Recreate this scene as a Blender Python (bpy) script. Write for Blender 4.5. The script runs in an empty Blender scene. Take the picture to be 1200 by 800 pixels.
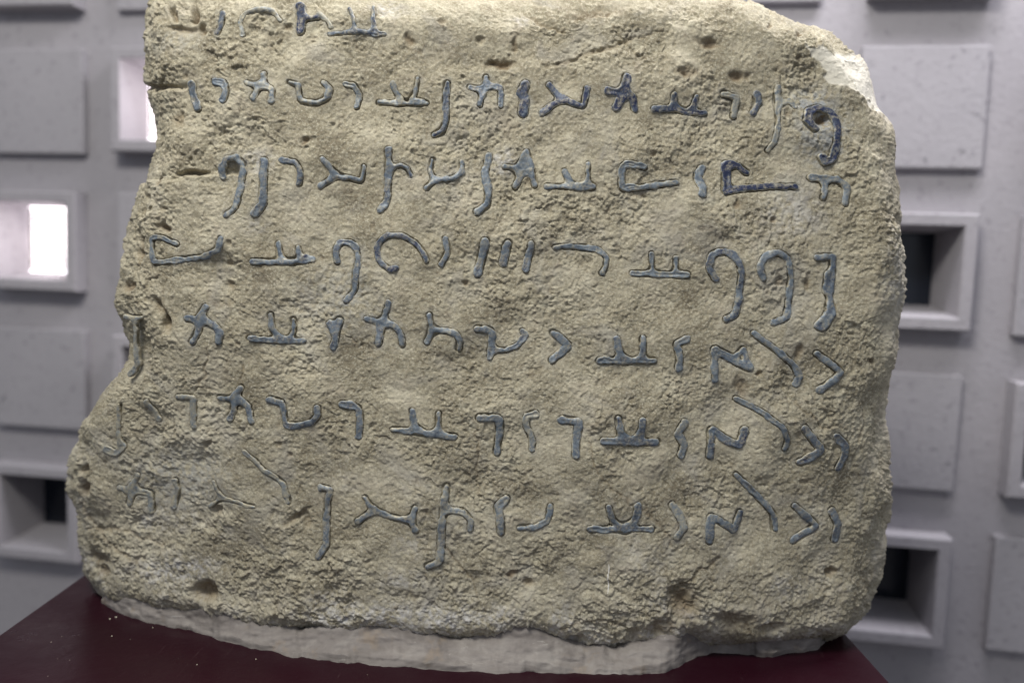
import bpy, bmesh, math, random
import numpy as np
from mathutils import Vector, Matrix
random.seed(7); rng = np.random.RandomState(11)
C = bpy.context.scene.collection
SC = bpy.context.scene

# ------------------------------------------------------------------ camera
CAM = np.array([0.0, 0.0, 1.5])
FPX, PITCH, ROLL = 963.06, .087, .0366            # focal length in pixels of a 1200 px wide picture
Fw = np.array([0, math.cos(PITCH), -math.sin(PITCH)]); r0 = np.array([1., 0, 0]); u0 = np.cross(r0, Fw)
cr, sr = math.cos(ROLL), math.sin(ROLL)
Rt = r0*cr + u0*sr; Up = -r0*sr + u0*cr
cam = bpy.data.cameras.new('camera'); camo = bpy.data.objects.new('camera', cam); C.objects.link(camo)
M = Matrix.Identity(4)
for i in range(3):
    M[i][0] = Rt[i]; M[i][1] = Up[i]; M[i][2] = -Fw[i]; M[i][3] = CAM[i]
camo.matrix_world = M
cam.sensor_width = 36; cam.lens = FPX/1200*36; cam.clip_start = .05; cam.clip_end = 100
cam.dof.use_dof = True; cam.dof.focus_distance = .885; cam.dof.aperture_fstop = 1.9
cam.dof.aperture_blades = 9
SC.camera = camo

# ------------------------------------------------------------------ light
w = bpy.data.worlds.new('World'); SC.world = w; w.use_nodes = True
bg = w.node_tree.nodes['Background']; bg.inputs[0].default_value = (.86, .91, 1.03, 1); bg.inputs[1].default_value = .39
def area(name, loc, target, size, size_y, power, col):
    l = bpy.data.lights.new(name, 'AREA'); l.shape = 'RECTANGLE'; l.size = size; l.size_y = size_y; l.energy = power; l.color = col
    o = bpy.data.objects.new(name, l); C.objects.link(o); o.location = loc
    o.rotation_euler = (Vector(target)-Vector(loc)).to_track_quat('-Z', 'Y').to_euler()
    return o
area('ceiling_light', (-.50, .0, 2.9), (-.05, .95, 1.4), .7, .4, 34, (1, .965, .89))
area('ceiling_light', (.85, 1.18, 3.0), (.70, 1.72, 1.2), 1.5, .25, 42, (.985, .955, 1))
SC.view_settings.view_transform = 'Standard'; SC.view_settings.look = 'None'
SC.view_settings.exposure = 0; SC.view_settings.gamma = 1
SC.render.engine = 'CYCLES'

# ------------------------------------------------------------------ helpers
def ray(px, py):
    px = np.asarray(px, float)[..., None]; py = np.asarray(py, float)[..., None]
    return Fw + Rt*(px-600)/FPX + Up*(400-py)/FPX        # a sight line, used to read sizes off the photograph

def lerp_poly(pts, t):
    pts = np.array(pts, float); s = np.r_[0, np.cumsum(np.hypot(*np.diff(pts, axis=0).T))]; s /= s[-1]
    return np.stack([np.interp(t, s, pts[:, 0]), np.interp(t, s, pts[:, 1])], -1)

def hsh(ix, iy, iz, seed):
    n = (ix.astype(np.int64)*374761393 + iy.astype(np.int64)*668265263 + iz.astype(np.int64)*2147483647 + seed*974711) & 0xffffffff
    n = ((n ^ (n >> 13))*1274126177) & 0xffffffff
    n = ((n ^ (n >> 16))*2246822519) & 0xffffffff
    return ((n ^ (n >> 15)) & 0xffffff)/float(0xffffff)*2-1
def noise(p, scale, seed=0):
    q = p/scale; i = np.floor(q).astype(np.int64); f = q-i; f = f*f*f*(f*(f*6-15)+10)
    o = 0
    for a in (0, 1):
        wx = f[..., 0] if a else 1-f[..., 0]
        for b in (0, 1):
            wy = f[..., 1] if b else 1-f[..., 1]
            for c in (0, 1):
                wz = f[..., 2] if c else 1-f[..., 2]
                o = o + wx*wy*wz*hsh(i[..., 0]+a, i[..., 1]+b, i[..., 2]+c, seed)
    return o

def mesh_np(name, V, Fq, mat, parent=None, smooth=True, attrs=None):
    me = bpy.data.meshes.new(name); V = np.asarray(V, np.float32); Fq = np.asarray(Fq, np.int32)
    k = Fq.shape[1]
    me.vertices.add(len(V)); me.vertices.foreach_set('co', V.ravel())
    me.loops.add(Fq.size); me.loops.foreach_set('vertex_index', Fq.ravel())
    me.polygons.add(len(Fq)); me.polygons.foreach_set('loop_start', np.arange(len(Fq), dtype=np.int32)*k)
    if attrs:
        for n, a in attrs.items():
            at = me.attributes.new(n, 'FLOAT', 'POINT'); at.data.foreach_set('value', np.asarray(a, np.float32))
    me.update(calc_edges=True); me.validate()
    if smooth: me.polygons.foreach_set('use_smooth', np.ones(len(me.polygons), bool))
    me.materials.append(mat)
    o = bpy.data.objects.new(name, me); C.objects.link(o); o.parent = parent
    return o
def obj(name, bm, mat, parent=None, smooth=False):
    me = bpy.data.meshes.new(name); bmesh.ops.recalc_face_normals(bm, faces=bm.faces[:]); bm.to_mesh(me); bm.free()
    me.materials.append(mat)
    if smooth:
        for p in me.polygons: p.use_smooth = True
    o = bpy.data.objects.new(name, me); C.objects.link(o); o.parent = parent
    return o
def tag(o, label=None, cat=None, kind=None, group=None):
    if label: o['label'] = label
    if cat: o['category'] = cat
    if kind: o['kind'] = kind
    if group: o['group'] = group
    return o
def empty(name, loc=(0, 0, 0)):
    o = bpy.data.objects.new(name, None); C.objects.link(o); o.location = loc; o.empty_display_size = .1
    return o
def box(bm, x0, x1, y0, y1, z0, z1, bev=0, seg=2):
    r = bmesh.ops.create_cube(bm, size=1)
    for v in r['verts']:
        v.co = Vector(((x0+x1)/2+v.co.x*(x1-x0), (y0+y1)/2+v.co.y*(y1-y0), (z0+z1)/2+v.co.z*(z1-z0)))
    if bev:
        es = list({e for v in r['verts'] for e in v.link_edges})
        bmesh.ops.bevel(bm, geom=es, offset=bev, segments=seg, affect='EDGES', profile=.6)

# ------------------------------------------------------------------ materials
class N:
    def __init__(s, name):
        s.m = bpy.data.materials.new(name); s.m.use_nodes = True; s.t = s.m.node_tree
        s.b = s.t.nodes['Principled BSDF']; s.tc = s.t.nodes.new('ShaderNodeTexCoord')
    def lk(s, a, b): s.t.links.new(a, b)
    def noise(s, scale, detail=6, rough=.6, dist=0, stretch=None, src=None):
        n = s.t.nodes.new('ShaderNodeTexNoise'); n.inputs['Scale'].default_value = scale; n.inputs['Detail'].default_value = detail
        n.inputs['Roughness'].default_value = rough; n.inputs['Distortion'].default_value = dist
        src = src or s.tc.outputs['Object']
        if stretch:
            mp = s.t.nodes.new('ShaderNodeMapping'); mp.inputs['Scale'].default_value = stretch
            s.lk(src, mp.inputs[0]); src = mp.outputs[0]
        s.lk(src, n.inputs['Vector']); return n.outputs['Fac']
    def vor(s, scale):
        n = s.t.nodes.new('ShaderNodeTexVoronoi'); n.inputs['Scale'].default_value = scale; s.lk(s.tc.outputs['Object'], n.inputs['Vector']); return n.outputs['Distance']
    def ramp(s, fac, stops):
        n = s.t.nodes.new('ShaderNodeValToRGB'); e = n.color_ramp.elements
        for k, (p, c) in enumerate(stops):
            if k > 1: e.new(p)
            e[k].position = p; e[k].color = (*c, 1) if len(c) == 3 else c
        s.lk(fac, n.inputs[0]); return n.outputs[0]
    def mix(s, fac, a, b, mode='MIX'):
        n = s.t.nodes.new('ShaderNodeMixRGB'); n.blend_type = mode
        for k, v in enumerate((fac, a, b)):
            if hasattr(v, 'links'): s.lk(v, n.inputs[k])
            elif isinstance(v, tuple): n.inputs[k].default_value = (*v, 1)
            else: n.inputs[k].default_value = v
        return n.outputs[0]
    def math(s, op, a, b=0.0):
        n = s.t.nodes.new('ShaderNodeMath'); n.operation = op; n.use_clamp = False
        for k, v in enumerate((a, b)):
            if hasattr(v, 'links'): s.lk(v, n.inputs[k])
            else: n.inputs[k].default_value = v
        return n.outputs[0]
    def attr(s, name, typ='GEOMETRY'):
        n = s.t.nodes.new('ShaderNodeAttribute'); n.attribute_name = name; n.attribute_type = typ; return n.outputs['Fac']
    def bump(s, h, strength, dist):
        n = s.t.nodes.new('ShaderNodeBump'); n.inputs['Strength'].default_value = strength; n.inputs['Distance'].default_value = dist
        s.lk(h, n.inputs['Height']); s.lk(n.outputs[0], s.b.inputs['Normal'])
    def col(s, c): s.lk(c, s.b.inputs['Base Color'])
    def set(s, **k):
        for a, v in k.items(): s.b.inputs[a.replace('_', ' ')].default_value = v

bwt = lambda a, b: [(a, (0, 0, 0)), (b, (1, 1, 1))]
# limestone
n = N('rough_limestone')
big = n.ramp(n.noise(13, 8, .72), [(.36, (.25, .219, .155)), (.50, (.405, .366, .268)), (.64, (.585, .54, .415))])
fine = n.noise(420, 5, .75)
c = n.mix(n.ramp(fine, bwt(.50, .72)), big, (.76, .72, .57))
c = n.mix(n.ramp(n.noise(300, 5, .8, src=None), [(.30, (.8, .8, .8)), (.44, (0, 0, 0))]), c, (.25, .205, .135))
c = n.mix(n.ramp(n.noise(150, 6, .8), [(.54, (0, 0, 0)), (.70, (.55, .55, .55))]), c, (.70, .65, .50))
c = n.mix(n.ramp(n.noise(120, 6, .8, .4), [(.32, (.65, .65, .65)), (.46, (0, 0, 0))]), c, (.26, .215, .15))
c = n.mix(n.math('MULTIPLY', n.ramp(n.noise(26, 6, .65, .6), bwt(.54, .70)), .5), c, (.37, .325, .255))
c = n.mix(n.math('MULTIPLY', n.ramp(n.noise(48, 6, .7, .3), bwt(.55, .68)), .5), c, (.68, .645, .50))
c = n.mix(n.math('MULTIPLY', n.ramp(n.noise(17, 5, .6, .8), bwt(.55, .66)), .35), c, (.42, .405, .37))
gy = n.math('MULTIPLY', n.attr('gypsum'), n.ramp(n.noise(130, 5, .7), bwt(.42, .62)))
c = n.mix(gy, c, (.66, .65, .63))
c = n.mix(n.math('MULTIPLY', n.attr('brown'), .75), c, (.23, .165, .10))
c = n.mix(n.math('MULTIPLY', n.attr('leaden'), n.ramp(n.noise(160, 4, .6), bwt(.40, .60))), c, (.40, .42, .43))
c = n.mix(n.attr('fresh'), c, n.mix(n.noise(60, 5, .6), (.76, .715, .59), (.88, .85, .75)))
n.col(c); n.set(Roughness=.95, Specular_IOR_Level=.15)
h = n.math('ADD', n.noise(380, 6, .8), n.math('MULTIPLY', n.noise(900, 3, .7), .5))
n.bump(h, 1.0, .0017); STONE = n.m
# lead: three things vary per letter (custom properties on the object): dark, dust
n = N('oxidised_lead')
dark = n.attr('dark', 'OBJECT'); dust = n.attr('dust', 'OBJECT')
base = n.mix(n.ramp(n.noise(60, 6, .7), bwt(.35, .65)), (.070, .095, .130), (.26, .30, .33))
rim = n.attr('inner')                                     # 0 at the rim of the inlay, 1 on its crown
patch = n.noise(75, 7, .75, .2)
thr = n.math('ADD', patch, n.math('MULTIPLY', dark, .34))
f = n.math('MULTIPLY', n.ramp(thr, bwt(.56, .76)), n.ramp(n.math('ADD', rim, n.math('MULTIPLY', n.noise(150, 3, .6), .5)), bwt(.45, .85)))
c = n.mix(f, base, (.024, .033, .078))
c = n.mix(n.math('MULTIPLY', n.ramp(rim, [(.05, (1, 1, 1)), (.5, (0, 0, 0))]), n.ramp(n.noise(120, 4, .6), bwt(.42, .6))), c, (.46, .46, .42))
c = n.mix(n.ramp(n.math('ADD', n.noise(170, 6, .75), n.math('MULTIPLY', dust, .42)), bwt(.56, .82)), c, (.44, .405, .30))
c = n.mix(n.math('MULTIPLY', n.ramp(n.math('SUBTRACT', n.noise(210, 5, .75), n.math('MULTIPLY', rim, .45)), bwt(.36, .52)), .85), c, (.42, .38, .28))
n.col(c); n.set(Metallic=.15, Roughness=.48, Specular_IOR_Level=.35)
n.bump(n.math('ADD', n.noise(320, 4, .6), n.math('MULTIPLY', n.noise(900, 2, .6), .4)), .5, .0008); LEAD = n.m
# mortar
n = N('grey_mortar')
c = n.ramp(n.noise(14, 7, .65, .5, (1, 1, 3)), [(.3, (.150, .134, .122)), (.5, (.225, .204, .190)), (.72, (.35, .325, .30))])
c = n.mix(n.ramp(n.noise(45, 5, .7, .4, (.5, 1, 2)), bwt(.62, .76)), c, (.50, .485, .45))
c = n.mix(n.ramp(n.noise(30, 5, .6), [(.30, (.6, .6, .6)), (.42, (0, 0, 0))]), c, (.29, .23, .17))
n.col(c); n.set(Roughness=.72, Specular_IOR_Level=.3)
n.bump(n.noise(60, 6, .55, .6, (.35, 1, 1.6)), .45, .003); MORTAR = n.m
# maroon paint
n = N('maroon_painted_wood')
c = n.mix(n.noise(7, 6, .6), (.0150, .0027, .0064), (.0245, .0041, .0092))
scr = n.ramp(n.noise(16, 6, .75, .2, (9, .7, 1)), bwt(.62, .80))
c = n.mix(n.math('MULTIPLY', scr, .22), c, (.22, .15, .15))
c = n.mix(n.math('MULTIPLY', n.ramp(n.noise(700, 3, .6), bwt(.70, .76)), .45), c, (.33, .28, .26))
n.col(c); n.lk(n.ramp(n.noise(11, 6, .7), [(.3, (.26,)*3), (.7, (.46,)*3)]), n.b.inputs['Roughness']); n.set(Specular_IOR_Level=.17)
n.bump(n.noise(22, 5, .6, .3), .18, .004); MAROON = n.m
# cast concrete
def concrete(name, a, b, spots):
    n = N(name); src = n.t.nodes.new('ShaderNodeNewGeometry').outputs['Position']
    c = n.mix(n.noise(3.2, 6, .6, src=src), a, b)
    c = n.mix(n.math('MULTIPLY', n.ramp(n.noise(70, 4, .7, src=src), [(.30, (1, 1, 1)), (.42, (0, 0, 0))]), spots), c, tuple(v*.62 for v in a))
    n.col(c); n.set(Roughness=.85, Specular_IOR_Level=.25)
    n.bump(n.noise(90, 6, .7, src=src), .5, .004); return n.m
CONC = concrete('cast_concrete', (.285, .275, .298), (.45, .43, .455), .6)
CONCP = concrete('cast_concrete_panel', (.30, .292, .315), (.43, .413, .437), .9)
n = N('dark_window_glass'); n.set(Roughness=.18, Specular_IOR_Level=.5)
n.col(n.mix(n.noise(5, 3, .5), (.006, .008, .014), (.016, .022, .034))); DGLASS = n.m
n = N('daylit_window_glass'); n.set(Roughness=.3); n.b.inputs['Base Color'].default_value = (.8, .8, .8, 1)
n.b.inputs['Emission Color'].default_value = (1, .95, .98, 1); n.b.inputs['Emission Strength'].default_value = 4
src = n.ramp(n.noise(11, 3, .5), [(.35, (.70, .66, .70)), (.6, (1, .90, .93))]); n.lk(src, n.b.inputs['Emission Color']); LGLASS = n.m
n = N('window_lattice'); n.b.inputs['Base Color'].default_value = (.30, .27, .25, 1); n.set(Roughness=.6); LATT = n.m
n = N('terrazzo_floor'); n.col(n.mix(n.noise(4, 5), (.16, .15, .145), (.24, .23, .22))); n.set(Roughness=.5); FLOORM = n.m
n = N('white_chalk'); n.b.inputs['Base Color'].default_value = (.82, .81, .77, 1); n.set(Roughness=.9); CHALK = n.m
n = N('pale_grit'); n.col(n.mix(n.noise(90, 3), (.5, .43, .26), (.7, .67, .6))); n.set(Roughness=.9); GRIT = n.m

# ------------------------------------------------------------------ the room: floor, screen wall
bm = bmesh.new(); box(bm, -6, 6, -5, 7, -.1, 0)
tag(obj('floor', bm, FLOORM), 'grey terrazzo floor far below the stone and its plinth', kind='structure')

WYAW = .1525; P = .30
WO = CAM + np.array([-1.0429, 1.8281, .3235])
wall = empty('screen_wall', (float(WO[0]), float(WO[1]), 0)); wall.rotation_euler = (0, 0, -WYAW)
tag(wall, 'grey cast concrete screen wall of raised square panels and deep small windows, behind the stone', 'wall')
Z0 = WO[2]                                                 # height of the row 0 centres
COLS = range(-2, 10); ROWS = range(-3, 4)
HP, HW, PA, PB = .1104, .1065, .021, .045                    # half sizes and how proud they stand
HO = .083; DEEP = .085
iswin = lambda i, j: (i+j) % 2 == 1
# the wall sheet with real openings, local frame: x along, y into the wall, z up
bm = bmesh.new(); X0, X1 = -2.5*P-1.5, 9.5*P+1.5; TH = .14
xs = sorted([X0, X1] + [i*P+s*(HO+.012) for i in COLS for s in (-1, 1)])
zs = sorted([0, 3.4] + [Z0-j*P+s*(HO+.012) for j in ROWS for s in (-1, 1)])
def hole(xc, zc):
    i = round(xc/P); j = round((Z0-zc)/P)
    return i in COLS and j in ROWS and iswin(i, j) and abs(xc-i*P) < HO and abs(zc-(Z0-j*P)) < HO
cache = {}
def vv(x, y, z):
    k = (round(x, 5), round(y, 5), round(z, 5))
    if k not in cache: cache[k] = bm.verts.new((x, y, z))
    return cache[k]
for a in range(len(xs)-1):
    for b in range(len(zs)-1):
        if not hole((xs[a]+xs[a+1])/2, (zs[b]+zs[b+1])/2):
            for y in (0, TH):
                bm.faces.new([vv(xs[a], y, zs[b]), vv(xs[a+1], y, zs[b]), vv(xs[a+1], y, zs[b+1]), vv(xs[a], y, zs[b+1])])
for e in [e for e in bm.edges if len(e.link_faces) == 1 and all(v.co.y == 0 for v in e.verts)]:
    a, b = e.verts
    bm.faces.new([a, b, vv(b.co.x, TH, b.co.z), vv(a.co.x, TH, a.co.z)])
obj('wall_sheet', bm, CONC, wall)
# panels: one mesh with chamfer, shared
def panel_bm():
    bm = bmesh.new(); box(bm, -HP, HP, -PA, .012, -HP, HP, .0035, 2); return bm
pm = None
for i in COLS:
    for j in ROWS:
        if iswin(i, j): continue
        if pm is None: o = obj('panel', panel_bm(), CONCP, wall); pm = o.data
        else:
            o = bpy.data.objects.new('panel', pm); C.objects.link(o); o.parent = wall
        o.location = (i*P+rng.uniform(-.0015, .0015), rng.uniform(-.001, .003), Z0-j*P+rng.uniform(-.0015, .0015))
        o.rotation_euler = (rng.uniform(-.006, .006), rng.uniform(-.005, .005), rng.uniform(-.006, .006))
# window frames: square ring box with splayed reveals
def frame_bm():
    bm = bmesh.new()
    def ring(h, y): return [bm.verts.new((x*h[0], y, (h[1] if z > 0 else -h[2]))) for x, z in ((-1, -1), (1, -1), (1, 1), (-1, 1))]
    r = [ring((HW, HW, HW), .01), ring((HW, HW, HW), -PB+.003), ring((HW-.003,)*3, -PB), ring((HO+.002, HO+.002, HO+.002), -PB), ring((HO, HO, HO-.001), -PB+.003), ring((HO-.008, HO-.006, HO-.018), DEEP)]
    for a, b in zip(r, r[1:]):
        for k in range(4): bm.faces.new([a[k], a[(k+1) % 4], b[(k+1) % 4], b[k]])
    # back flange
    q = ring((HO+.010,)*3, DEEP)
    for k in range(4): bm.faces.new([r[-1][k], r[-1][(k+1) % 4], q[(k+1) % 4], q[k]])
    return bm
def pane_bm():
    bm = bmesh.new(); box(bm, -HO+.0045, HO-.0045, DEEP+.002, DEEP+.008, -HO+.0045, HO-.003); return bm
def lattice_bm():
    bm = bmesh.new(); g = .0115
    for k in range(-6, 7):
        box(bm, k*g-.002, k*g+.002, DEEP-.006, DEEP-.0035, -HO+.019, HO-.008)
        if abs(k*g) < HO-.02: box(bm, -HO+.010, HO-.010, DEEP-.0034, DEEP-.001, k*g-.002, k*g+.002)
    return bm
fm = pmd = pml = ltm = None
def inst(name, me, parent):
    o = bpy.data.objects.new(name, me); C.objects.link(o); o.parent = parent; return o
for i in COLS:
    for j in ROWS:
        if not iswin(i, j): continue
        lit = (i <= 1 and j <= 1)
        if fm is None:
            o = obj('window_frame', frame_bm(), CONC, wall); fm = o.data
        else: o = inst('window_frame', fm, wall)
        o.location = (i*P+rng.uniform(-.0015, .0015), rng.uniform(-.001, .003), Z0-j*P+rng.uniform(-.0015, .0015))
        if lit:
            if pml is None: g = obj('pane', pane_bm(), LGLASS, o); pml = g.data
            else: g = inst('pane', pml, o)
            if ltm is None: l = obj('lattice', lattice_bm(), LATT, o); ltm = l.data
            else: l = inst('lattice', ltm, o)
            g.location = l.location = (0, -.038, 0)
            if i >= 0 and j >= 0:                          # daylight slanting in through this window
                dl = bpy.data.lights.new('window_daylight', 'AREA'); dl.shape = 'RECTANGLE'; dl.size = .05; dl.size_y = .13; dl.energy = .42; dl.color = (1, .90, .935)
                q = bpy.data.objects.new('window_daylight', dl); C.objects.link(q); q.parent = o
                q.location = (HO-.035, DEEP-.052, -.003); q.rotation_euler = Vector((-.93, -.37, -.05)).to_track_quat('-Z', 'Z').to_euler()
            l['label'] = 'thin metal lattice in front of the daylit pane'; g['label'] = 'bright daylit pane'
        else:
            if pmd is None: g = obj('pane', pane_bm(), DGLASS, o); pmd = g.data
            else: g = inst('pane', pmd, o)
            g['label'] = 'dark glass pane'

# ------------------------------------------------------------------ plinth
ZP = 1.5-.4361                                             # height of the plinth top
pl = empty('plinth', (-.07, 1.04, 0)); tag(pl, 'dark maroon painted box plinth under the inscribed stone', 'plinth')
bm = bmesh.new(); box(bm, -.503, .499, -.30, .31, .09, ZP, .003, 3); obj('plinth_body', bm, MAROON, pl)
bm = bmesh.new(); box(bm, -.47, .466, -.27, .28, 0, .088); obj('plinth_foot', bm, MAROON, pl)

# ------------------------------------------------------------------ letters as strokes, read off the photograph
LET = []
def reg(ox, oy, s): globals().update(_o=(ox, oy, s))
def L(*strokes, d=.3, u=.2, k=0.0):       # d = darkness, u = dust, k = how far sunk
    ox, oy, s = _o
    LET.append(([(wd/s, [(ox+x/s, oy+y/s) for x, y in pts]) for wd, pts in strokes], d, u, k))
A = 4.0
reg(120, 0, A)
L((34, [(560, 62), (556, 108), (538, 150)]), d=.5, k=.5)
L((24, [(655, 160), (642, 105), (662, 58), (710, 36), (762, 36), (800, 52), (828, 88)]), d=0, u=.7, k=.6)
L((40, [(916, 20), (926, 70), (920, 140)]), (22, [(930, 66), (962, 76), (1000, 72)]), d=.9)
L((24, [(1010, 60), (1048, 84), (1060, 120)]), d=0, u=.8, k=.7)
L((24, [(1058, 155), (1200, 152), (1320, 160)]), (20, [(1155, 45), (1178, 85), (1182, 140)]), (18, [(1270, 32), (1268, 100), (1276, 150)]), d=.55, u=.3, k=.3)
L((36, [(415, 395), (418, 438), (442, 505)]), d=.4)
L((32, [(530, 385), (572, 392), (588, 425), (572, 472)]), d=.3)
L((28, [(680, 390), (722, 402), (752, 392), (755, 345)]), (28, [(735, 405), (720, 440), (708, 462)]), (28, [(750, 398), (790, 415), (800, 440), (792, 478)]), d=.1, u=.35)
L((27, [(875, 385), (912, 398), (925, 470), (1000, 485), (1045, 462), (1066, 412), (1035, 388)]), d=.15, u=.35)
reg(400, 0, A)
L((27, [(15, 390), (58, 398), (78, 438), (66, 495)]), d=.1, u=.3)
L((24, [(170, 475), (280, 480), (400, 480)]), (24, [(240, 390), (252, 430), (275, 462)]), (22, [(358, 370), (350, 420), (330, 462), (372, 478)]), d=.2, u=.35)
L((28, [(497, 390), (490, 470), (492, 560), (472, 612), (435, 630)]), d=.6)
L((27, [(600, 405), (650, 416), (680, 396), (678, 358)]), (27, [(660, 415), (650, 490)]), (25, [(690, 398), (748, 412), (747, 495)]), d=.45)
L((48, [(862, 395), (846, 432), (860, 465), (852, 525)]), d=.8)
L((30, [(975, 395), (1018, 450), (1088, 488), (1134, 500), (1150, 420)]), (32, [(945, 525), (985, 492), (1035, 468)]), d=.85)
B = 3.158
reg(680, 0, B)
L((32, [(168, 290), (158, 340)]), (28, [(102, 338), (140, 348), (155, 360), (130, 402)]), (27, [(158, 345), (196, 362), (200, 402)]), d=.9)
L((26, [(272, 405), (355, 402), (400, 412), (464, 415)]), (24, [(345, 355), (350, 395)]), (22, [(430, 358), (418, 400)]), d=.8)
L((26, [(535, 345), (586, 357), (574, 425)]), d=.2, u=.45)
L((27, [(660, 348), (666, 378), (645, 412)]), d=.55)
L((20, [(738, 320), (735, 460), (726, 525), (700, 552)]), (18, [(742, 375), (778, 368), (800, 392)]), d=.1, u=.5, k=.2)
L((29, [(872, 475), (842, 445), (850, 408), (890, 396), (934, 412), (954, 460), (953, 520), (940, 590), (910, 598), (902, 580)]), d=.95)
reg(680, 160, B)
L((23, [(236, 116), (156, 100), (149, 195), (250, 186), (352, 170)]), d=.12)
L((30, [(452, 118), (436, 150), (455, 188), (452, 214)]), d=.15)
L((34, [(544, 110), (544, 192)]), (24, [(622, 130), (590, 105), (546, 103)]), (25, [(548, 200), (640, 188), (720, 182), (800, 184)]), d=1.05)
L((24, [(858, 150), (960, 158), (994, 190), (984, 245)]), (24, [(912, 160), (905, 225)]), d=.15, u=.3)
reg(120, 160, A)
L((30, [(567, 188), (560, 142), (590, 104), (630, 97), (660, 128), (660, 180), (650, 260), (632, 335), (592, 370)]), d=.2, u=.25)
L((36, [(755, 112), (755, 200), (752, 318), (718, 364)]), d=.35)
L((27, [(840, 108), (905, 120), (925, 155), (920, 220)]), d=.5)
L((25, [(1030, 105), (1062, 140), (1088, 180), (1020, 230)]), (25, [(1088, 180), (1160, 192), (1210, 208), (1224, 140)]), d=.25)
reg(400, 160, A)
L((34, [(220, 65), (218, 200), (214, 300), (182, 342)]), (24, [(228, 148), (280, 134), (312, 152), (324, 182)]), d=.35)
L((24, [(428, 110), (414, 155), (435, 205), (402, 245)]), (23, [(438, 205), (520, 198), (568, 165), (560, 120)]), d=.25)
L((34, [(692, 90), (670, 170), (688, 240), (685, 322), (638, 356)]), d=.2)
L((26, [(765, 140), (825, 145), (872, 62), (885, 140), (906, 225)]), (30, [(860, 120), (850, 160), (815, 235)]), (30, [(825, 158), (885, 158)]), d=.15)
L((28, [(967, 233), (1100, 236), (1180, 235)]), (26, [(1046, 158), (1058, 190), (1080, 222)]), (22, [(1156, 130), (1160, 225)]), d=.2, u=.3)
reg(120, 160, A)
L((27, [(350, 505), (272, 470), (225, 478), (226, 595), (350, 578), (490, 565), (550, 530), (566, 482)]), d=.1, u=.25)
L((30, [(707, 586), (900, 586), (975, 575)]), (26, [(815, 500), (822, 540), (832, 570)]), (24, [(915, 525), (925, 555), (945, 572)]), d=.3)
reg(400, 160, A)
L((28, [(-24, 588), (-36, 535), (-12, 496), (40, 493), (68, 525), (74, 575), (62, 640), (60, 715), (20, 768)]), d=.4)
L((27, [(255, 615), (222, 622), (180, 590), (165, 545), (172, 500), (220, 462), (290, 466), (350, 500), (385, 545), (400, 580)]), d=.7)
L((28, [(487, 480), (500, 540), (468, 600)]), d=.35)
L((38, [(674, 492), (655, 575), (640, 643)]), d=.3)
L((40, [(780, 502), (758, 593)]), d=.4)
L((33, [(890, 506), (865, 622)]), d=.35)
L((26, [(1000, 517), (1110, 517), (1205, 528), (1245, 565), (1240, 610), (1222, 640)]), d=.15)
reg(680, 160, B)
L((23, [(195, 505), (300, 508), (395, 512)]), (19, [(265, 433), (270, 500)]), (18, [(355, 448), (355, 505)]), d=.1)
L((25, [(500, 525), (474, 482), (490, 436), (530, 422), (575, 446), (598, 500), (590, 600), (577, 662), (542, 675)]), d=.45)
L((25, [(678, 525), (660, 485), (680, 442), (730, 430), (774, 452), (783, 520), (775, 620), (765, 672), (722, 688)]), d=.2)
L((25, [(880, 448), (940, 445), (940, 500), (928, 560), (932, 650), (905, 692), (878, 700)]), (34, [(925, 515), (922, 570)]), (36, [(928, 640), (895, 700)]), d=.4)
reg(70, 340, A)
L((24, [(300, 125), (345, 135), (345, 200), (345, 290), (357, 350), (318, 398)]), (18, [(345, 135), (378, 125)]), d=.1, u=.55, k=.3)
L((32, [(602, 132), (655, 140), (690, 78)]), (34, [(662, 145), (660, 185), (628, 242)]), (30, [(680, 135), (738, 168), (756, 200), (750, 240)]), d=.35)
L((27, [(893, 226), (1010, 240), (1138, 238)]), (25, [(985, 115), (995, 185), (1030, 225)]), (24, [(1090, 140), (1092, 190), (1075, 228)]), d=.35)
reg(350, 340, A)
L((34, [(140, 158), (168, 200), (170, 235), (156, 268)]), (32, [(188, 142), (168, 195)]), d=.4)
L((27, [(316, 136), (370, 150), (398, 128), (420, 58)]), (36, [(385, 165), (371, 250)]), (28, [(400, 150), (450, 170), (480, 212), (482, 258)]), d=.35)
L((30, [(612, 120), (626, 185), (600, 245)]), (30, [(628, 185), (690, 190), (740, 205), (756, 240), (750, 276)]), d=.2)
L((30, [(838, 182), (904, 188), (905, 270), (896, 312)]), (26, [(907, 280), (970, 285), (1032, 258), (1064, 212), (1048, 195)]), d=.25)
D_ = 2.857
reg(640, 340, D_)
L((25, [(25, 143), (80, 186), (20, 236)]), d=.25)
L((24, [(178, 237), (270, 236), (360, 237)]), (25, [(238, 165), (243, 205), (262, 235)]), (23, [(325, 162), (325, 225)]), d=.25)
L((26, [(470, 164), (436, 180), (450, 225), (445, 260)]), d=.15)
L((20, [(566, 300), (566, 196), (592, 210), (635, 232), (665, 192), (680, 262), (640, 240)]), (20, [(566, 200), (610, 225), (680, 258)]), d=.25)
L((22, [(700, 146), (770, 200), (830, 250), (852, 290), (838, 315)]), d=.2)
L((24, [(906, 212), (950, 245), (988, 275), (915, 333)]), d=.2)
reg(70, 340, A)
L((22, [(265, 540), (265, 680), (285, 735)]), (34, [(287, 735), (255, 770), (215, 752)]), d=.1, u=.65, k=.4)
L((26, [(400, 525), (438, 575), (452, 608)]), d=.1, u=.6, k=.4)
L((30, [(555, 500), (622, 503), (622, 638)]), d=.1, u=.45)
L((28, [(742, 505), (800, 510), (846, 458)]), (30, [(815, 515), (810, 560), (792, 605)]), (29, [(830, 512), (878, 545), (892, 618)]), d=.3)
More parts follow.
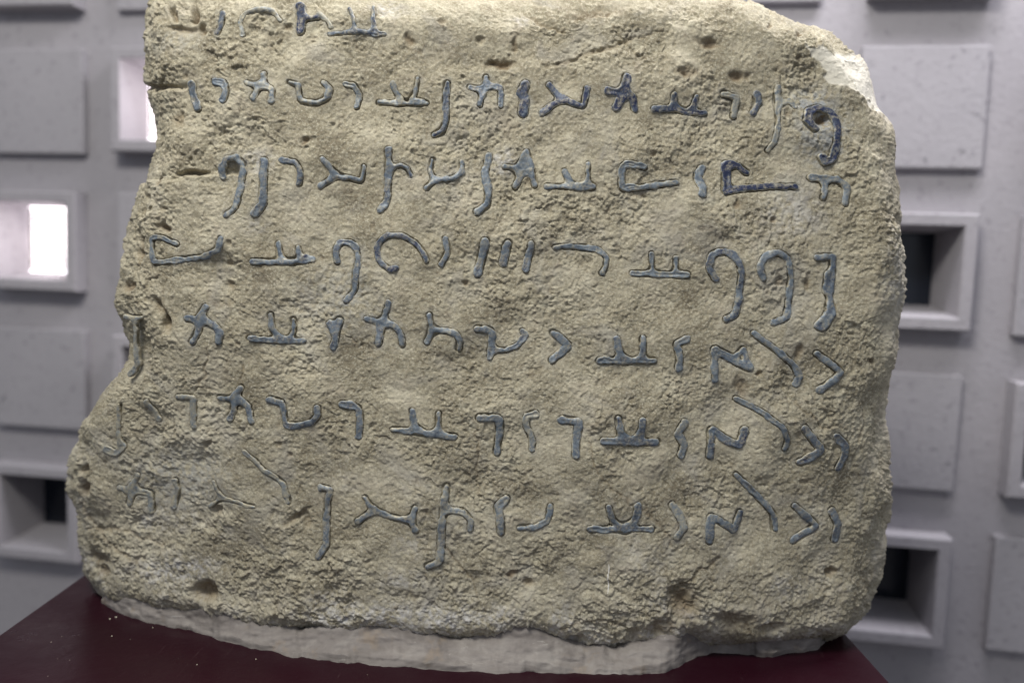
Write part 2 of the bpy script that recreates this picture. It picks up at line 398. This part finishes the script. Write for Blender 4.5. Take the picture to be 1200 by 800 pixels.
L((30, [(978, 515), (1040, 525), (1056, 635), (1130, 633), (1178, 622), (1208, 588), (1204, 552)]), d=.35)
reg(350, 340, A)
L((33, [(198, 535), (275, 552), (286, 600), (278, 688)]), d=.4)
L((27, [(440, 655), (560, 660), (640, 675), (733, 684)]), (27, [(530, 565), (540, 620), (565, 655)]), (27, [(655, 580), (655, 640), (640, 665)]), d=.25)
L((34, [(848, 597), (938, 597), (944, 660), (928, 758)]), d=.3)
L((31, [(1110, 577), (1066, 590), (1066, 640), (1098, 705), (1094, 742)]), d=.2, u=.4)
reg(640, 340, D_)
L((26, [(52, 432), (110, 436), (102, 490), (96, 548)]), d=.3)
L((24, [(190, 500), (280, 506), (370, 508)]), (25, [(240, 430), (248, 475), (265, 500)]), (24, [(320, 433), (315, 475), (298, 500)]), d=.4)
L((25, [(465, 445), (442, 480), (466, 520), (456, 555)]), d=.15, u=.3)
L((25, [(553, 560), (557, 464), (605, 502), (648, 520), (667, 468)]), d=.5)
L((19, [(640, 365), (730, 412), (790, 460), (806, 500), (798, 530)]), d=.15)
L((27, [(858, 458), (890, 500), (918, 530), (850, 575)]), d=.4)
L((28, [(970, 488), (1000, 515), (1000, 555), (978, 592)]), d=.45)
reg(70, 500, A)
L((26, [(270, 290), (320, 298), (355, 232)]), (36, [(335, 300), (320, 360)]), (28, [(345, 300), (410, 318), (416, 400)]), d=.2, u=.5, k=.3)
L((30, [(525, 260), (540, 305), (520, 378)]), d=.3, u=.5, k=.3)
L((20, [(715, 265), (750, 335), (692, 380)]), (22, [(750, 335), (845, 362), (905, 376)]), d=0, u=.65, k=.5)
L((24, [(860, 120), (950, 200), (1040, 270), (1066, 360)]), d=.1, u=.55, k=.4)
reg(350, 500, A)
L((34, [(95, 292), (142, 302), (128, 350), (120, 450), (124, 560), (85, 618)]), d=.35, u=.3)
L((29, [(310, 335), (350, 392), (275, 445)]), (29, [(350, 388), (430, 420), (530, 440), (547, 482)]), (24, [(530, 430), (545, 378)]), d=.3, u=.3)
L((35, [(692, 285), (680, 380), (670, 480), (664, 635), (605, 650)]), (28, [(690, 385), (768, 395), (804, 430), (805, 475)]), d=.25, u=.35)
L((38, [(972, 338), (934, 370), (944, 430), (946, 485)]), d=.3, u=.35)
L((27, [(1038, 470), (1100, 470), (1168, 440), (1180, 372)]), d=.15)
reg(640, 520, D_)
L((20, [(148, 286), (250, 284), (355, 283)]), (21, [(208, 210), (222, 255), (262, 282)]), (23, [(306, 203), (300, 250), (262, 282)]), d=.35)
L((25, [(425, 207), (448, 245), (464, 278), (440, 315)]), d=.05, u=.5)
L((25, [(546, 325), (550, 240), (600, 270), (636, 294), (654, 234)]), d=.4)
L((21, [(640, 105), (710, 175), (765, 235), (768, 283)]), d=.15)
L((23, [(836, 210), (875, 245), (908, 272), (830, 325)]), d=.3)
L((27, [(958, 227), (978, 265), (968, 320)]), d=.35)

def sdf_letter(strokes, x, y):
    d = None
    for wd, pts in strokes:
        pts = np.array(pts); ds = np.full(x.shape, 1e3)
        for kk in ((.12, .25) if len(pts) > 2 else ()):     # round the trace
            q = [pts[0]]
            for a, b in zip(pts[:-1], pts[1:]): q += [a*(1-kk)+b*kk, a*kk+b*(1-kk)]
            q.append(pts[-1]); pts = np.array(q)
        for a, b in zip(pts[:-1], pts[1:]):
            ab = b-a; t = np.clip(((x-a[0])*ab[0]+(y-a[1])*ab[1])/max(ab@ab, 1e-9), 0, 1)
            ds = np.minimum(ds, np.hypot(x-a[0]-t*ab[0], y-a[1]-t*ab[1]) - wd/2)
        if d is None: d = ds
        else:
            K = 7.0; h = np.clip(.5+.5*(d-ds)/K, 0, 1); d = d*(1-h)+ds*h-K*h*(1-h)
    return d

def worley(p, scale, seed):                                 # broken facets: one tilted plate per cell
    q = p/scale; i = np.floor(q).astype(np.int64); best = np.full(p.shape[:-1], 9e9); ht = np.zeros_like(best)
    for a in (-1, 0, 1):
        for b in (-1, 0, 1):
            for c in (-1, 0, 1):
                X, Y, Z = i[..., 0]+a, i[..., 1]+b, i[..., 2]+c
                dx = X+.5+.48*hsh(X, Y, Z, seed)-q[..., 0]; dy = Y+.5+.48*hsh(X, Y, Z, seed+1)-q[..., 1]; dz = Z+.5+.48*hsh(X, Y, Z, seed+2)-q[..., 2]
                dd = dx*dx+dy*dy+dz*dz; m = dd < best
                hh = .55*hsh(X[m], Y[m], Z[m], seed+3) + dx[m]*hsh(X[m], Y[m], Z[m], seed+4) + dz[m]*(hsh(X[m], Y[m], Z[m], seed+5)+.25) - .5*dd[m]
                best[m] = dd[m]; ht[m] = hh
    return ht

# ------------------------------------------------------------------ the stone: a dense, displaced sheet wrapped round the block
NU, NV = 1020, 850
Lf = [(176, -12), (168, 20), (165, 50), (166, 95), (174, 120), (179, 138), (179, 160), (169, 192), (156, 225), (144, 255), (140, 280), (136, 310), (132, 345), (133, 357), (138, 370), (146, 388), (151, 402), (150, 418), (142, 432), (120, 457), (103, 480), (88, 500), (83, 520), (80, 545), (80, 572), (86, 590), (91, 605), (89, 625), (90, 650), (96, 675), (107, 690), (122, 706)]
Rg = [(975, 38), (992, 57), (1010, 75), (1023, 97), (1032, 127), (1044, 155), (1046, 177), (1050, 223), (1052, 265), (1058, 300), (1058, 331), (1057, 350), (1049, 382), (1049, 417), (1041, 455), (1041, 504), (1046, 550), (1049, 585), (1045, 610), (1037, 640), (1028, 677), (1010, 712), (985, 742)]
Tp = [(176, -12), (200, -22), (300, -24), (400, -18), (500, -10), (620, -4), (700, -6), (790, -8), (825, 0), (880, 6), (900, 17), (925, 20), (955, 25), (975, 38)]
Bt = [(122, 706), (167, 713), (233, 724), (290, 740), (363, 750), (463, 751), (540, 762), (620, 748), (700, 767), (760, 756), (800, 745), (850, 747), (900, 754), (950, 752), (985, 742)]
u = np.linspace(0, 1, NU); v = np.linspace(0, 1, NV)       # v = 0 top, 1 bottom
l_, r_, t_, b_ = lerp_poly(Lf, v), lerp_poly(Rg, v), lerp_poly(Tp, u), lerp_poly(Bt, u)
Uu, Vv = np.meshgrid(u, v)
pix = (1-Vv)[..., None]*t_[None] + Vv[..., None]*b_[None] + (1-Uu)[..., None]*l_[:, None] + Uu[..., None]*r_[:, None] \
    - ((1-Uu)*(1-Vv))[..., None]*t_[0] - (Uu*(1-Vv))[..., None]*t_[-1] - ((1-Uu)*Vv)[..., None]*b_[0] - (Uu*Vv)[..., None]*b_[-1]
px, py = pix[..., 0], pix[..., 1]
def sstep(a, b, x):
    t = np.clip((x-a)/(b-a), 0, 1); return t*t*(3-2*t)
def ybroad(x, y):                                          # depth of the worn front face, by place on it
    g = .885 + .015*np.clip((400-y)/400, 0, 1)
    low = sstep(300, 760, y)
    g = g + (.020+.095*low)*np.clip((430-x)/340, 0, 1.3)**2
    g = g + (.012+.050*low)*np.clip((x-760)/280, 0, 1.2)**2
    return g
def edge_off(uu, vv):
    w_, h_ = .90, .72
    e = [uu*w_/.040, (1-uu)*w_/.036, vv*h_/.045, (1-vv)*h_/.030]
    tot = 0
    for k, q in enumerate(e):
        q = np.clip(q, 0, 1); tot = tot + (1-np.sqrt(np.clip(1-(1-q)**2, 0, 1)))**2
    return .052*np.sqrt(tot)
yy = ybroad(px, py) + edge_off(Uu, Vv)
rr = ray(px, py); S = CAM + rr*(yy/rr[..., 1])[..., None]
def normals(S):
    du = np.gradient(S, axis=1); dv = np.gradient(S, axis=0)
    n = np.cross(dv, du); n /= np.linalg.norm(n, axis=-1)[..., None]+1e-12
    return n
Nn = normals(S)
if Nn[NV//2, NU//2, 1] > 0: Nn = -Nn
# letters: recess and smooth the bed
SD = np.full(px.shape, 99.0)
for strokes, d, uu_, k in LET:
    al = np.array([p for _, pts in strokes for p in pts]); x0, y0 = al.min(0)-14; x1, y1 = al.max(0)+14
    m = (px > x0) & (px < x1) & (py > y0) & (py < y1)
    idx = np.where(m); SD[idx] = np.minimum(SD[idx], sdf_letter(strokes, px[idx], py[idx]) + (.6 if k >= .3 else 0))
def low_relief(S): return .0065*noise(S, .11, 1) + .0042*noise(S, .045, 2) + .0021*noise(S, .024, 7)
def blob(x, y, cx, cy, rx, ry, ang=0):
    a = math.radians(ang); dx, dy = x-cx, y-cy; p = dx*math.cos(a)+dy*math.sin(a); q = -dx*math.sin(a)+dy*math.cos(a)
    return np.exp(-((p/rx)**2+(q/ry)**2)**1.6)
low = low_relief(S)
S2 = S + np.stack([noise(S, .012, 31), noise(S, .012, 32), noise(S, .012, 33)], -1)*.004
wA = worley(S2*np.array([1, .6, 1.15]), .0125, 100); wB = worley(S2, .0062, 200); b2 = noise(S2, .016, 4); b3 = noise(S2, .0046, 5); b4 = noise(S, .0026, 6)
rough_zone = np.clip(.55 + 1.0*noise(S, .060, 21) + .6*noise(S, .022, 22) + .35*np.exp(-(Uu/.14)**2) + .4*np.exp(-((1-Vv)/.16)**2) + .15*np.exp(-((1-Uu)/.08)**2), .12, 1.8)
mid = .0010*wA + .0011*b2
hi = .00080*wB + .0007*b3 + .00095*b4
pits = np.clip(noise(S, .011, 8)-.62, 0, 1)*noise(S, .05, 9).clip(0, 1)
det = (mid*rough_zone + hi*(.55+.55*rough_zone)) - .010*pits
near = sstep(1.0, 9.0, SD)                                 # dressed smoother round the letters
freshm = np.zeros_like(px)
fp = np.array([(944, 50), (962, 51), (985, 58), (1000, 66), (1014, 77), (1036, 108), (1044, 150), (1034, 136), (1022, 124), (1008, 112), (992, 98), (975, 92), (962, 74)], float)
ins = np.zeros(px.shape, bool); pxw = px+5*noise(S, .012, 301)+2.5*noise(S, .005, 302); pyw = py+5*noise(S, .012, 303)+2.5*noise(S, .005, 304)
for a, b in zip(fp, np.roll(fp, -1, 0)):
    cnd = (a[1] > pyw) != (b[1] > pyw)
    ins ^= cnd & (pxw < (b[0]-a[0])*(pyw-a[1])/(b[1]-a[1]+1e-9)+a[0])
freshm[ins] = 1
for _ in range(3):
    freshm = (freshm+np.roll(freshm, 1, 0)+np.roll(freshm, -1, 0)+np.roll(freshm, 1, 1)+np.roll(freshm, -1, 1))/5
disp = low + det*(.50+.50*near)*(1-.65*freshm) - .0012*freshm
# larger marks: (x, y, rx, ry, angle, depth mm, brown)
MARKS = [(225, 203, 17, 3.2, 0, 11, .5), (194, 378, 5, 12, -10, 13, .7), (183, 358, 5, 12, -35, 7, .4), (478, 46, 6, 9, 0, 5, .8), (586, 73, 17, 4.5, 5, 7, .9), (563, 46, 5, 5, 0, 4, .4),
         (603, 50, 3, 9, 10, 3, .5), (830, 50, 14, 6, 5, 6, .8), (803, 85, 14, 6, 0, 4, .8), (864, 88, 9, 6, 10, 5, .9), (904, 28, 3, 3, 0, 4, .8), (937, 37, 3, 3, 0, 4, .8), (357, 166, 5, 4, 0, 4, .8),
         (201, 13, 5, 10, -20, 12, .7), (225, 14, 5, 12, 0, 12, .9), (233, 33, 6, 5, 30, 10, .8), (213, 34, 22, 4, 4, 5, .4), (190, 18, 8, 8, 0, 5, .3),
         (236, 697, 13, 13, 0, 13, .8), (800, 708, 16, 22, -15, 12, .8), (775, 733, 20, 9, -25, 8, .6), (975, 672, 5, 5, 0, 10, .9), (97, 550, 5, 5, 0, 8, .8), (98, 572, 6, 10, 0, 8, 1),
         (112, 655, 12, 5, 20, 7, .8), (118, 670, 9, 4, 30, 6, .7), (1022, 424, 3, 3, 0, 5, .8), (157, 290, 5, 22, 5, 8, .8), (192, 267, 7, 5, 20, 7, .8), (185, 213, 5, 4, 0, 6, .8), (145, 335, 8, 6, 0, 6, .9),
         (180, 103, 30, 4, -5, 6, .6), (205, 140, 10, 10, 0, 3, .5), (925, 132, 4, 4, 0, 2, .5), (966, 138, 9, 8, 0, 9, 1.), (600, 672, 7, 3, -20, 3, 1), (865, 240, 5, 5, 0, 4, .9), (907, 258, 4, 3, 0, 4, .8),
         (620, 683, 7, 4, 0, 4, .8), (610, 742, 10, 7, 0, 5, .6), (240, 520, 4, 6, 30, 4, .8), (130, 375, 8, 6, 0, 5, .6), (890, 438, 4, 3, 0, 4, .8), (870, 455, 7, 12, 0, 4, .7), (937, 412, 5, 10, 20, 4, .7),
         (648, 288, 3, 3, 0, 2, .5), (375, 300, 3, 3, 0, 2, .4), (545, 332, 3, 4, 0, 3, .9), (700, 60, 60, 3, -18, 3, .4), (640, 22, 24, 4, 25, 3, .5), (250, 600, 8, 6, 0, 4, .4), (345, 608, 16, 4, -30, 5, .7), (357, 612, 5, 8, 0, 5, .4),
         (860, 725, 22, 10, 10, 7, .6), (905, 735, 18, 5, 0, 6, .6), (740, 742, 8, 6, 0, 5, .4), (675, 750, 9, 5, 0, 5, .5), (700, 15, 30, 5, -5, 3, .4), (960, 190, 30, 24, 0, 3, .0)]
brown = np.zeros_like(px)
wob = 1+.35*noise(S, .010, 41)
for x, y, rx, ry, an, dp, br in MARKS:
    m = (np.abs(px-x) < 2.2*max(rx, ry)) & (np.abs(py-y) < 2.2*max(rx, ry)); ii = np.where(m)
    g = blob(px[ii]+2.5*noise(S[ii], .008, 51), py[ii]+2.5*noise(S[ii], .008, 52), x, y, rx, ry, an)*wob[ii]
    disp[ii] -= g*dp*.001; brown[ii] = np.maximum(brown[ii], np.clip(g*br, 0, 1))
brown = np.clip(brown + 2.2*np.clip(pits, 0, .35), 0, 1)
# soft ledges
def ledge(pts, h, wdt=3.0, fade=60):                       # material above the polyline sits h metres lower
    pts = np.array(pts, float); yl = np.interp(px, pts[:, 0], pts[:, 1]) + 6*noise(S, .025, 61) + 3*noise(S, .009, 62)
    xin = sstep(pts[0, 0], pts[0, 0]+25, px)*(1-sstep(pts[-1, 0]-25, pts[-1, 0], px))
    return -h*sstep(yl+wdt, yl-wdt, py)*0 - h*(1-sstep(-wdt, wdt, py-yl))*np.exp(-np.clip(yl-py, 0, None)/fade)*xin
disp += ledge([(440, 95), (560, 80), (620, 72), (700, 58), (790, 60), (860, 100)], .0038, 9, 40)
disp += ledge([(130, 215), (205, 208), (255, 208), (300, 200)], .006, 3, 30)
disp += ledge([(165, 110), (215, 100), (245, 95)], .004, 3, 30)
disp += ledge([(690, 700), (780, 745), (830, 715), (900, 725), (1010, 690)], -.003, 8, 60)
disp += ledge([(840, 135), (900, 122), (960, 110), (1000, 160), (1045, 190)], .003, 4, 50)
for cp, cd, cw in [([(560, 498), (562, 530), (559, 560), (561, 585)], 1.2, 1.3), ([(282, 430), (281, 455), (279, 478)], 1.6, 1.5), ([(243, 408), (240, 440), (228, 455)], 1.2, 1.4), ([(520, 640), (545, 668), (560, 700)], 1.2, 1.6),
                   ([(930, 470), (960, 495), (985, 500)], 1.4, 1.6), ([(842, 655), (792, 690), (780, 725)], 2, 2), ([(1012, 470), (1016, 500), (1010, 520)], 1.4, 1.5), ([(388, 375), (402, 372), (404, 392), (418, 404)], 1.2, 1.3),
                   ([(690, 515), (700, 560), (760, 600), (790, 640)], .9, 1.5), ([(95, 590), (120, 640), (160, 660)], 2, 2), ([(100, 620), (150, 625), (190, 640)], 1.5, 2), ([(730, 735), (700, 728), (660, 735)], 1.5, 1.6)]:
    wx2 = px+4*noise(S, .012, 311)+2*noise(S, .005, 312); wy2 = py+4*noise(S, .012, 313)+2*noise(S, .005, 314)
    dcr = sdf_letter([(0, cp)], wx2, wy2); disp -= .001*cd*np.exp(-(dcr/cw)**2); brown = np.maximum(brown, .45*np.exp(-(dcr/cw)**2))
# recess under the lead and the dark joint round it
jw = .35 + 1.5*np.clip(noise(S, .012, 55)+.25, 0, 1)*np.clip(noise(S, .05, 56)+.6, 0, 1)
inl = 1-sstep(jw*.55, jw, SD); disp = disp*(1-inl) + (disp*.35+low*.65-.0034)*inl
gyp = .6*np.clip(noise(S, .035, 89)-.15, 0, 1)*sstep(.55, .95, Vv) + .95*np.exp(-(1-Vv)/.045)*(.5+.9*noise(S, .02, 88)) + .9*blob(px, py, 480, 728, 120, 20) + .7*blob(px, py, 205, 668, 50, 16) + .8*blob(px, py, 590, 190, 18, 18) + .6*blob(px, py, 300, 190, 22, 16) + .5*blob(px, py, 470, 680, 30, 14) \
    + .7*blob(px, py, 800, 722, 9, 7) + .6*blob(px, py, 680, 752, 40, 9) + .5*blob(px, py, 930, 250, 40, 30) + .5*blob(px, py, 1046, 320, 14, 60) + .5*blob(px, py, 610, 20, 14, 7) + .6*blob(px, py, 450, 8, 20, 10) + .4*blob(px, py, 300, 265, 16, 10) + .4*blob(px, py, 200, 610, 40, 20)
led = .75*blob(px, py, 965, 150, 34, 42) + .5*blob(px, py, 210, 560, 60, 40) + .55*blob(px, py, 950, 115, 24, 16) + .35*blob(px, py, 390, 350, 60, 40) + .3*blob(px, py, 200, 50, 40, 16) + .45*np.exp(-np.clip(SD, 0, 99)/3.0)*(noise(S, .05, 77) > 0)
S = S + Nn*disp[..., None]
# crumbly outline
nv = NU*NV
V = [S.reshape(-1, 3)]; idx = np.arange(nv).reshape(NV, NU)
Fq = [np.stack([idx[:-1, :-1], idx[1:, :-1], idx[1:, 1:], idx[:-1, 1:]], -1).reshape(-1, 4)]
loop = np.r_[idx[0, :-1], idx[:-1, -1], idx[-1, :0:-1], idx[:0:-1, 0]]          # the border, taken round
bp = S.reshape(-1, 3)[loop]; cen = bp.mean(0); prev = loop; off = nv
dirc = bp-cen; dirc[:, 1] = 0
for k, (dy, ins_) in enumerate([(.003, -.0005), (.007, -.002), (.013, -.004), (.022, -.006), (.035, -.009), (.055, -.013), (.08, -.02), (.11, -.03), (.14, -.045), (.165, -.075), (.178, -.14), (.182, -.35), (.183, -.6), (.183, -.9)]):
    q = bp.copy(); q[:, 1] += dy; q += dirc*ins_
    q[:, 1] = q[:, 1]*(1-min(1, dy/.18)) + (1.07)*min(1, dy/.18)
    amp = min(1, dy/.02)
    q += (dirc/np.linalg.norm(dirc, axis=1)[:, None])*((.004*noise(q, .03, 3)+.002*noise(q, .01, 4))*amp)[:, None]
    q[:, 2] = np.maximum(q[:, 2], ZP+.001)
    V.append(q); cur = off+np.arange(len(loop)); off += len(loop)
    Fq.append(np.stack([prev, np.roll(prev, -1), np.roll(cur, -1), cur], -1)); prev = cur
V = np.concatenate(V); V[:, 2] = np.maximum(V[:, 2], ZP+.001)
# close the back with a strip of quads (fan as quads pairs)
m_ = len(prev); h_ = m_//2
Fq.append(np.stack([prev[0:h_-1], prev[1:h_], prev[::-1][0:h_-1][np.arange(h_-1)*1][:, ] if False else prev[m_-2-np.arange(h_-1)], prev[m_-1-np.arange(h_-1)]], -1))
Fq = np.concatenate(Fq)
def pad(a): return np.r_[np.clip(a, 0, 1).ravel(), np.zeros(len(V)-nv)]
stone = empty('inscribed_stone', (0, .98, ZP))
tag(stone, 'large rough beige limestone block with seven rows of inlaid lead letters, on the maroon plinth', 'inscribed stone')
org = np.array([0, .98, ZP])
mesh_np('stone_block', V-org, Fq, STONE, stone, attrs=dict(gypsum=pad(gyp), brown=pad(brown), leaden=pad(led), fresh=pad(freshm)))

# ------------------------------------------------------------------ each letter: a lead inlay standing a little proud
STEP = .8
for n_, (strokes, dk, du_, sk) in enumerate(LET):
    al = np.array([p for _, pts in strokes for p in pts]); x0, y0 = al.min(0)-8; x1, y1 = al.max(0)+8
    gx, gy_ = np.meshgrid(np.arange(x0, x1, STEP), np.arange(y0, y1, STEP))
    wy = np.stack([gx*.0011, gy_*0+n_, gy_*.0011], -1)
    wx_ = gx+1.0*noise(wy, .011, 90); wy_ = gy_+1.0*noise(wy, .011, 91)
    sd = sdf_letter(strokes, wx_, wy_) + 1.3*noise(wy, .015, 93) + .7*noise(wy, .0050, 92)
    gyy, gxx = np.gradient(sd, STEP)
    ing = sd < STEP*.5
    nearb = (sd > -STEP*.45) & (sd < STEP*1.5)
    gl = gxx**2+gyy**2+1e-6
    mx = gx - np.where(nearb, np.clip(sd, -1.2, 1.2)*gxx/gl, 0); my = gy_ - np.where(nearb, np.clip(sd, -1.2, 1.2)*gyy/gl, 0)
    sdd = np.where(nearb, 0, sd)
    cell = ing[:-1, :-1] | ing[1:, :-1] | ing[1:, 1:] | ing[:-1, 1:]
    okc = (sd[:-1, :-1] < STEP*1.3) & (sd[1:, :-1] < STEP*1.3) & (sd[1:, 1:] < STEP*1.3) & (sd[:-1, 1:] < STEP*1.3)
    cell &= okc
    q0 = ybroad(mx, my); rr = ray(mx, my); G = CAM + rr*(q0/rr[..., 1])[..., None]
    # sample of the block's own edge curve so the lead follows the face
    ii = np.clip(((my+10)/790*NV).astype(int), 0, NV-1)
    dep = np.clip(-sdd, 0, None)
    wmax = max(wd for wd, _ in strokes)/2
    crown = 1-np.exp(-dep/1.1)
    hollow = np.exp(-((wmax-dep)/(.45*wmax))**2)*np.clip(.35+.9*noise(G, .025, 95), 0, 1)
    h = -.0013*sk + .0003 + .0020*crown - .0016*hollow + .00035*noise(G, .006, 96) + .00022*noise(G, .0028, 97) + .0004*noise(G, .015, 98)
    h = h + low_relief(G)
    G = G - np.stack([0*h, h, 0*h], -1)
    # side skirt: ring vertices pushed into the stone
    ids = -np.ones(sd.shape, int); cy, cx = np.where(cell)
    used = np.zeros(sd.shape, bool)
    for a, b in ((0, 0), (1, 0), (1, 1), (0, 1)): used[cy+a, cx+b] = True
    ids[used] = np.arange(used.sum())
    Q = np.stack([ids[cy, cx], ids[cy+1, cx], ids[cy+1, cx+1], ids[cy, cx+1]], -1)
    vt = G[used]; inn = (1-np.exp(-dep/1.5))[used]
    e = np.concatenate([Q[:, [0, 1]], Q[:, [1, 2]], Q[:, [2, 3]], Q[:, [3, 0]]]); key = set(map(tuple, e.tolist()))
    be = np.array([x for x in e.tolist() if (x[1], x[0]) not in key])
    bv = np.unique(be); mp = {a: len(vt)+k for k, a in enumerate(bv)}
    sk_ = vt[bv].copy(); sk_[:, 1] += .006
    vt = np.concatenate([vt, sk_]); inn = np.r_[inn, np.zeros(len(bv))]
    Q2 = np.array([[a[1], a[0], mp[a[0]], mp[a[1]]] for a in be.tolist()])
    lo = vt[:len(vt)-len(bv)].mean(0)
    o = mesh_np('letter', vt-lo, np.concatenate([Q, Q2]), LEAD, stone, attrs=dict(inner=inn))
    o.location = tuple((lo-org).tolist()); o['dark'] = float(dk*.8); o['dust'] = float(du_ if du_ < .4 else .4+(du_-.4)*.35)

# a stroke of chalk on the face
bm = bmesh.new()
pr = None
for k in range(9):
    y = 660+k*4.2; x = 713+.8*math.sin(k*1.3)-.08*k
    wd = .0011*(1-abs(k-4)/7)
    c0 = CAM+ray(x, y)*((ybroad(x, y)-.0012)/ray(x, y)[..., 1:2]); c0 = c0.ravel()-org
    iy = np.argmin((px-x)**2+(py-y)**2); sy = S.reshape(-1, 3)[iy][1]-.0009-org[1]
    q = [bm.verts.new((c0[0]-wd, sy+.0012, c0[2])), bm.verts.new((c0[0], sy, c0[2])), bm.verts.new((c0[0]+wd, sy+.0012, c0[2]))]
    if pr:
        bm.faces.new([pr[0], pr[1], q[1], q[0]]); bm.faces.new([pr[1], pr[2], q[2], q[1]])
    pr = q
o = obj('chalk_mark', bm, CHALK, stone, True); o['label'] = 'short white chalk stroke near the foot of the stone'

# ------------------------------------------------------------------ mortar bed
fr = [(118, 707), (133, 714), (147, 720), (175, 730), (205, 736), (233, 741), (270, 752), (305, 761), (343, 770), (385, 774), (430, 779), (480, 782), (523, 786), (580, 788), (640, 789), (713, 790), (770, 788), (784, 785), (800, 777), (818, 768), (836, 765), (870, 767), (906, 768), (930, 765), (958, 762), (972, 748)]
tp = [(122, 694), (145, 700), (167, 702), (200, 707), (233, 712), (290, 728), (330, 733), (363, 737), (385, 734), (463, 737), (510, 744), (540, 750), (567, 747), (593, 733), (620, 729), (663, 750), (713, 757), (750, 748), (780, 738), (800, 731), (850, 733), (899, 744), (930, 745), (955, 743), (975, 742)]
NS, NT = 900, 60
s = np.linspace(0, 1, NS)
fx = lerp_poly(fr, s); tx = lerp_poly(tp, s)
#  by x so that the strip runs straight back
xsn = np.linspace(119, 971, NS)
fx = np.stack([xsn, np.interp(xsn, [p[0] for p in fr], [p[1] for p in fr])], -1)
tx = np.stack([np.clip(xsn, 123, 974), np.interp(xsn, [p[0] for p in tp], [p[1] for p in tp])], -1)
jn0 = np.stack([xsn*.001, xsn*0, xsn*0], -1); fx[:, 1] += 1.6*noise(jn0, .02, 405)+.8*noise(jn0, .006, 406)
rf = ray(fx[:, 0], fx[:, 1]); FP = CAM + rf*((ZP-CAM[2])/rf[:, 2])[:, None]
jn = np.stack([xsn*.001, xsn*0, xsn*0], -1)
tx[:, 1] += 5*noise(jn, .022, 401) + 2.5*noise(jn, .008, 402) - 1
ridx = [np.argmin((px[::2, ::2]-a)**2+(py[::2, ::2]-b)**2) for a, b in tx[::6]]
ysurf = np.interp(np.arange(NS), np.arange(NS)[::6], S[::2, ::2, 1].ravel()[ridx])
ker = np.hanning(121); ker /= ker.sum(); ysm = np.convolve(np.pad(ysurf, 60, mode='edge'), ker, 'valid')
rt = ray(tx[:, 0], tx[:, 1]); TPp = CAM + rt*(np.maximum(ysm+.004, FP[:, 1]+.004)/rt[:, 1])[:, None]
t = np.linspace(0, 1, NT)[None, :, None]
rise = np.where(t < .12, t/.12*.30, .30+.70*((t-.12)/.88)**1.15)       # a small lip, then a trowelled slope
G = FP[:, None]*(1-t) + TPp[:, None]*t
G[..., 2] = ZP-.001 + (TPp[:, None, 2]-ZP)*rise[..., 0]
nz = .0038*noise(G*np.array([.35, 1, 1.]), .022, 71) + .0018*noise(G*np.array([.25, 1, 1.2]), .010, 72) + .0003*noise(G, .004, 73)
nz = nz + .0010*noise(G*np.array([.5, 1, 1]), .005, 77)
amp = (sstep(0, .12, t[..., 0])*.8+.2)
G[..., 1] -= nz*amp; G[..., 2] += nz*.6*amp*sstep(0, .1, t[..., 0])
G[:, 0, 1] -= .0025*noise(G[:, 0]*1., .012, 74)+.0012*noise(G[:, 0], .004, 75)
BK = G[:, -1:].copy(); BK[..., 1] += .03; BK[..., 2] -= .004
BB = BK.copy(); BB[..., 2] = ZP-.001
G = np.concatenate([G, BK, BB], 1); k_ = NT+2
ix = np.arange(NS*k_).reshape(NS, k_)
FqM = np.stack([ix[:-1, :-1], ix[1:, :-1], ix[1:, 1:], ix[:-1, 1:]], -1).reshape(-1, 4)
mo = np.array([-.05, .95, ZP])
o = mesh_np('mortar_bed', G.reshape(-1, 3)-mo, FqM, MORTAR); o.location = mo.tolist()
tag(o, 'pale grey trowelled mortar bed between the foot of the stone and the plinth', 'mortar')

# ------------------------------------------------------------------ grit on the plinth
bm = bmesh.new()
spots = [(129, 725, 1.2), (136, 723, 1.5), (131, 745, .8), (179, 735, .8), (300, 772, .8), (60, 752, .7)]
for k in range(14): spots.append((random.uniform(10, 1000), random.uniform(742, 800), random.uniform(.3, .8)))
for x, y, r in spots:
    d = ray(x, y); p = CAM+d*((ZP-CAM[2])/d[2]); r *= .0009
    if not (-.56 < p[0] < .42): continue
    q = bmesh.ops.create_icosphere(bm, subdivisions=1, radius=r)
    for v_ in q['verts']:
        v_.co = Vector((v_.co.x*random.uniform(.7, 1.4), v_.co.y*random.uniform(.7, 1.3), v_.co.z*.6+r*.4)) + Vector(p.tolist())
tag(obj('stone_grit', bm, GRIT, None, False), 'scattered grains of pale stone grit lying on the maroon plinth top', 'grit', kind='stuff')
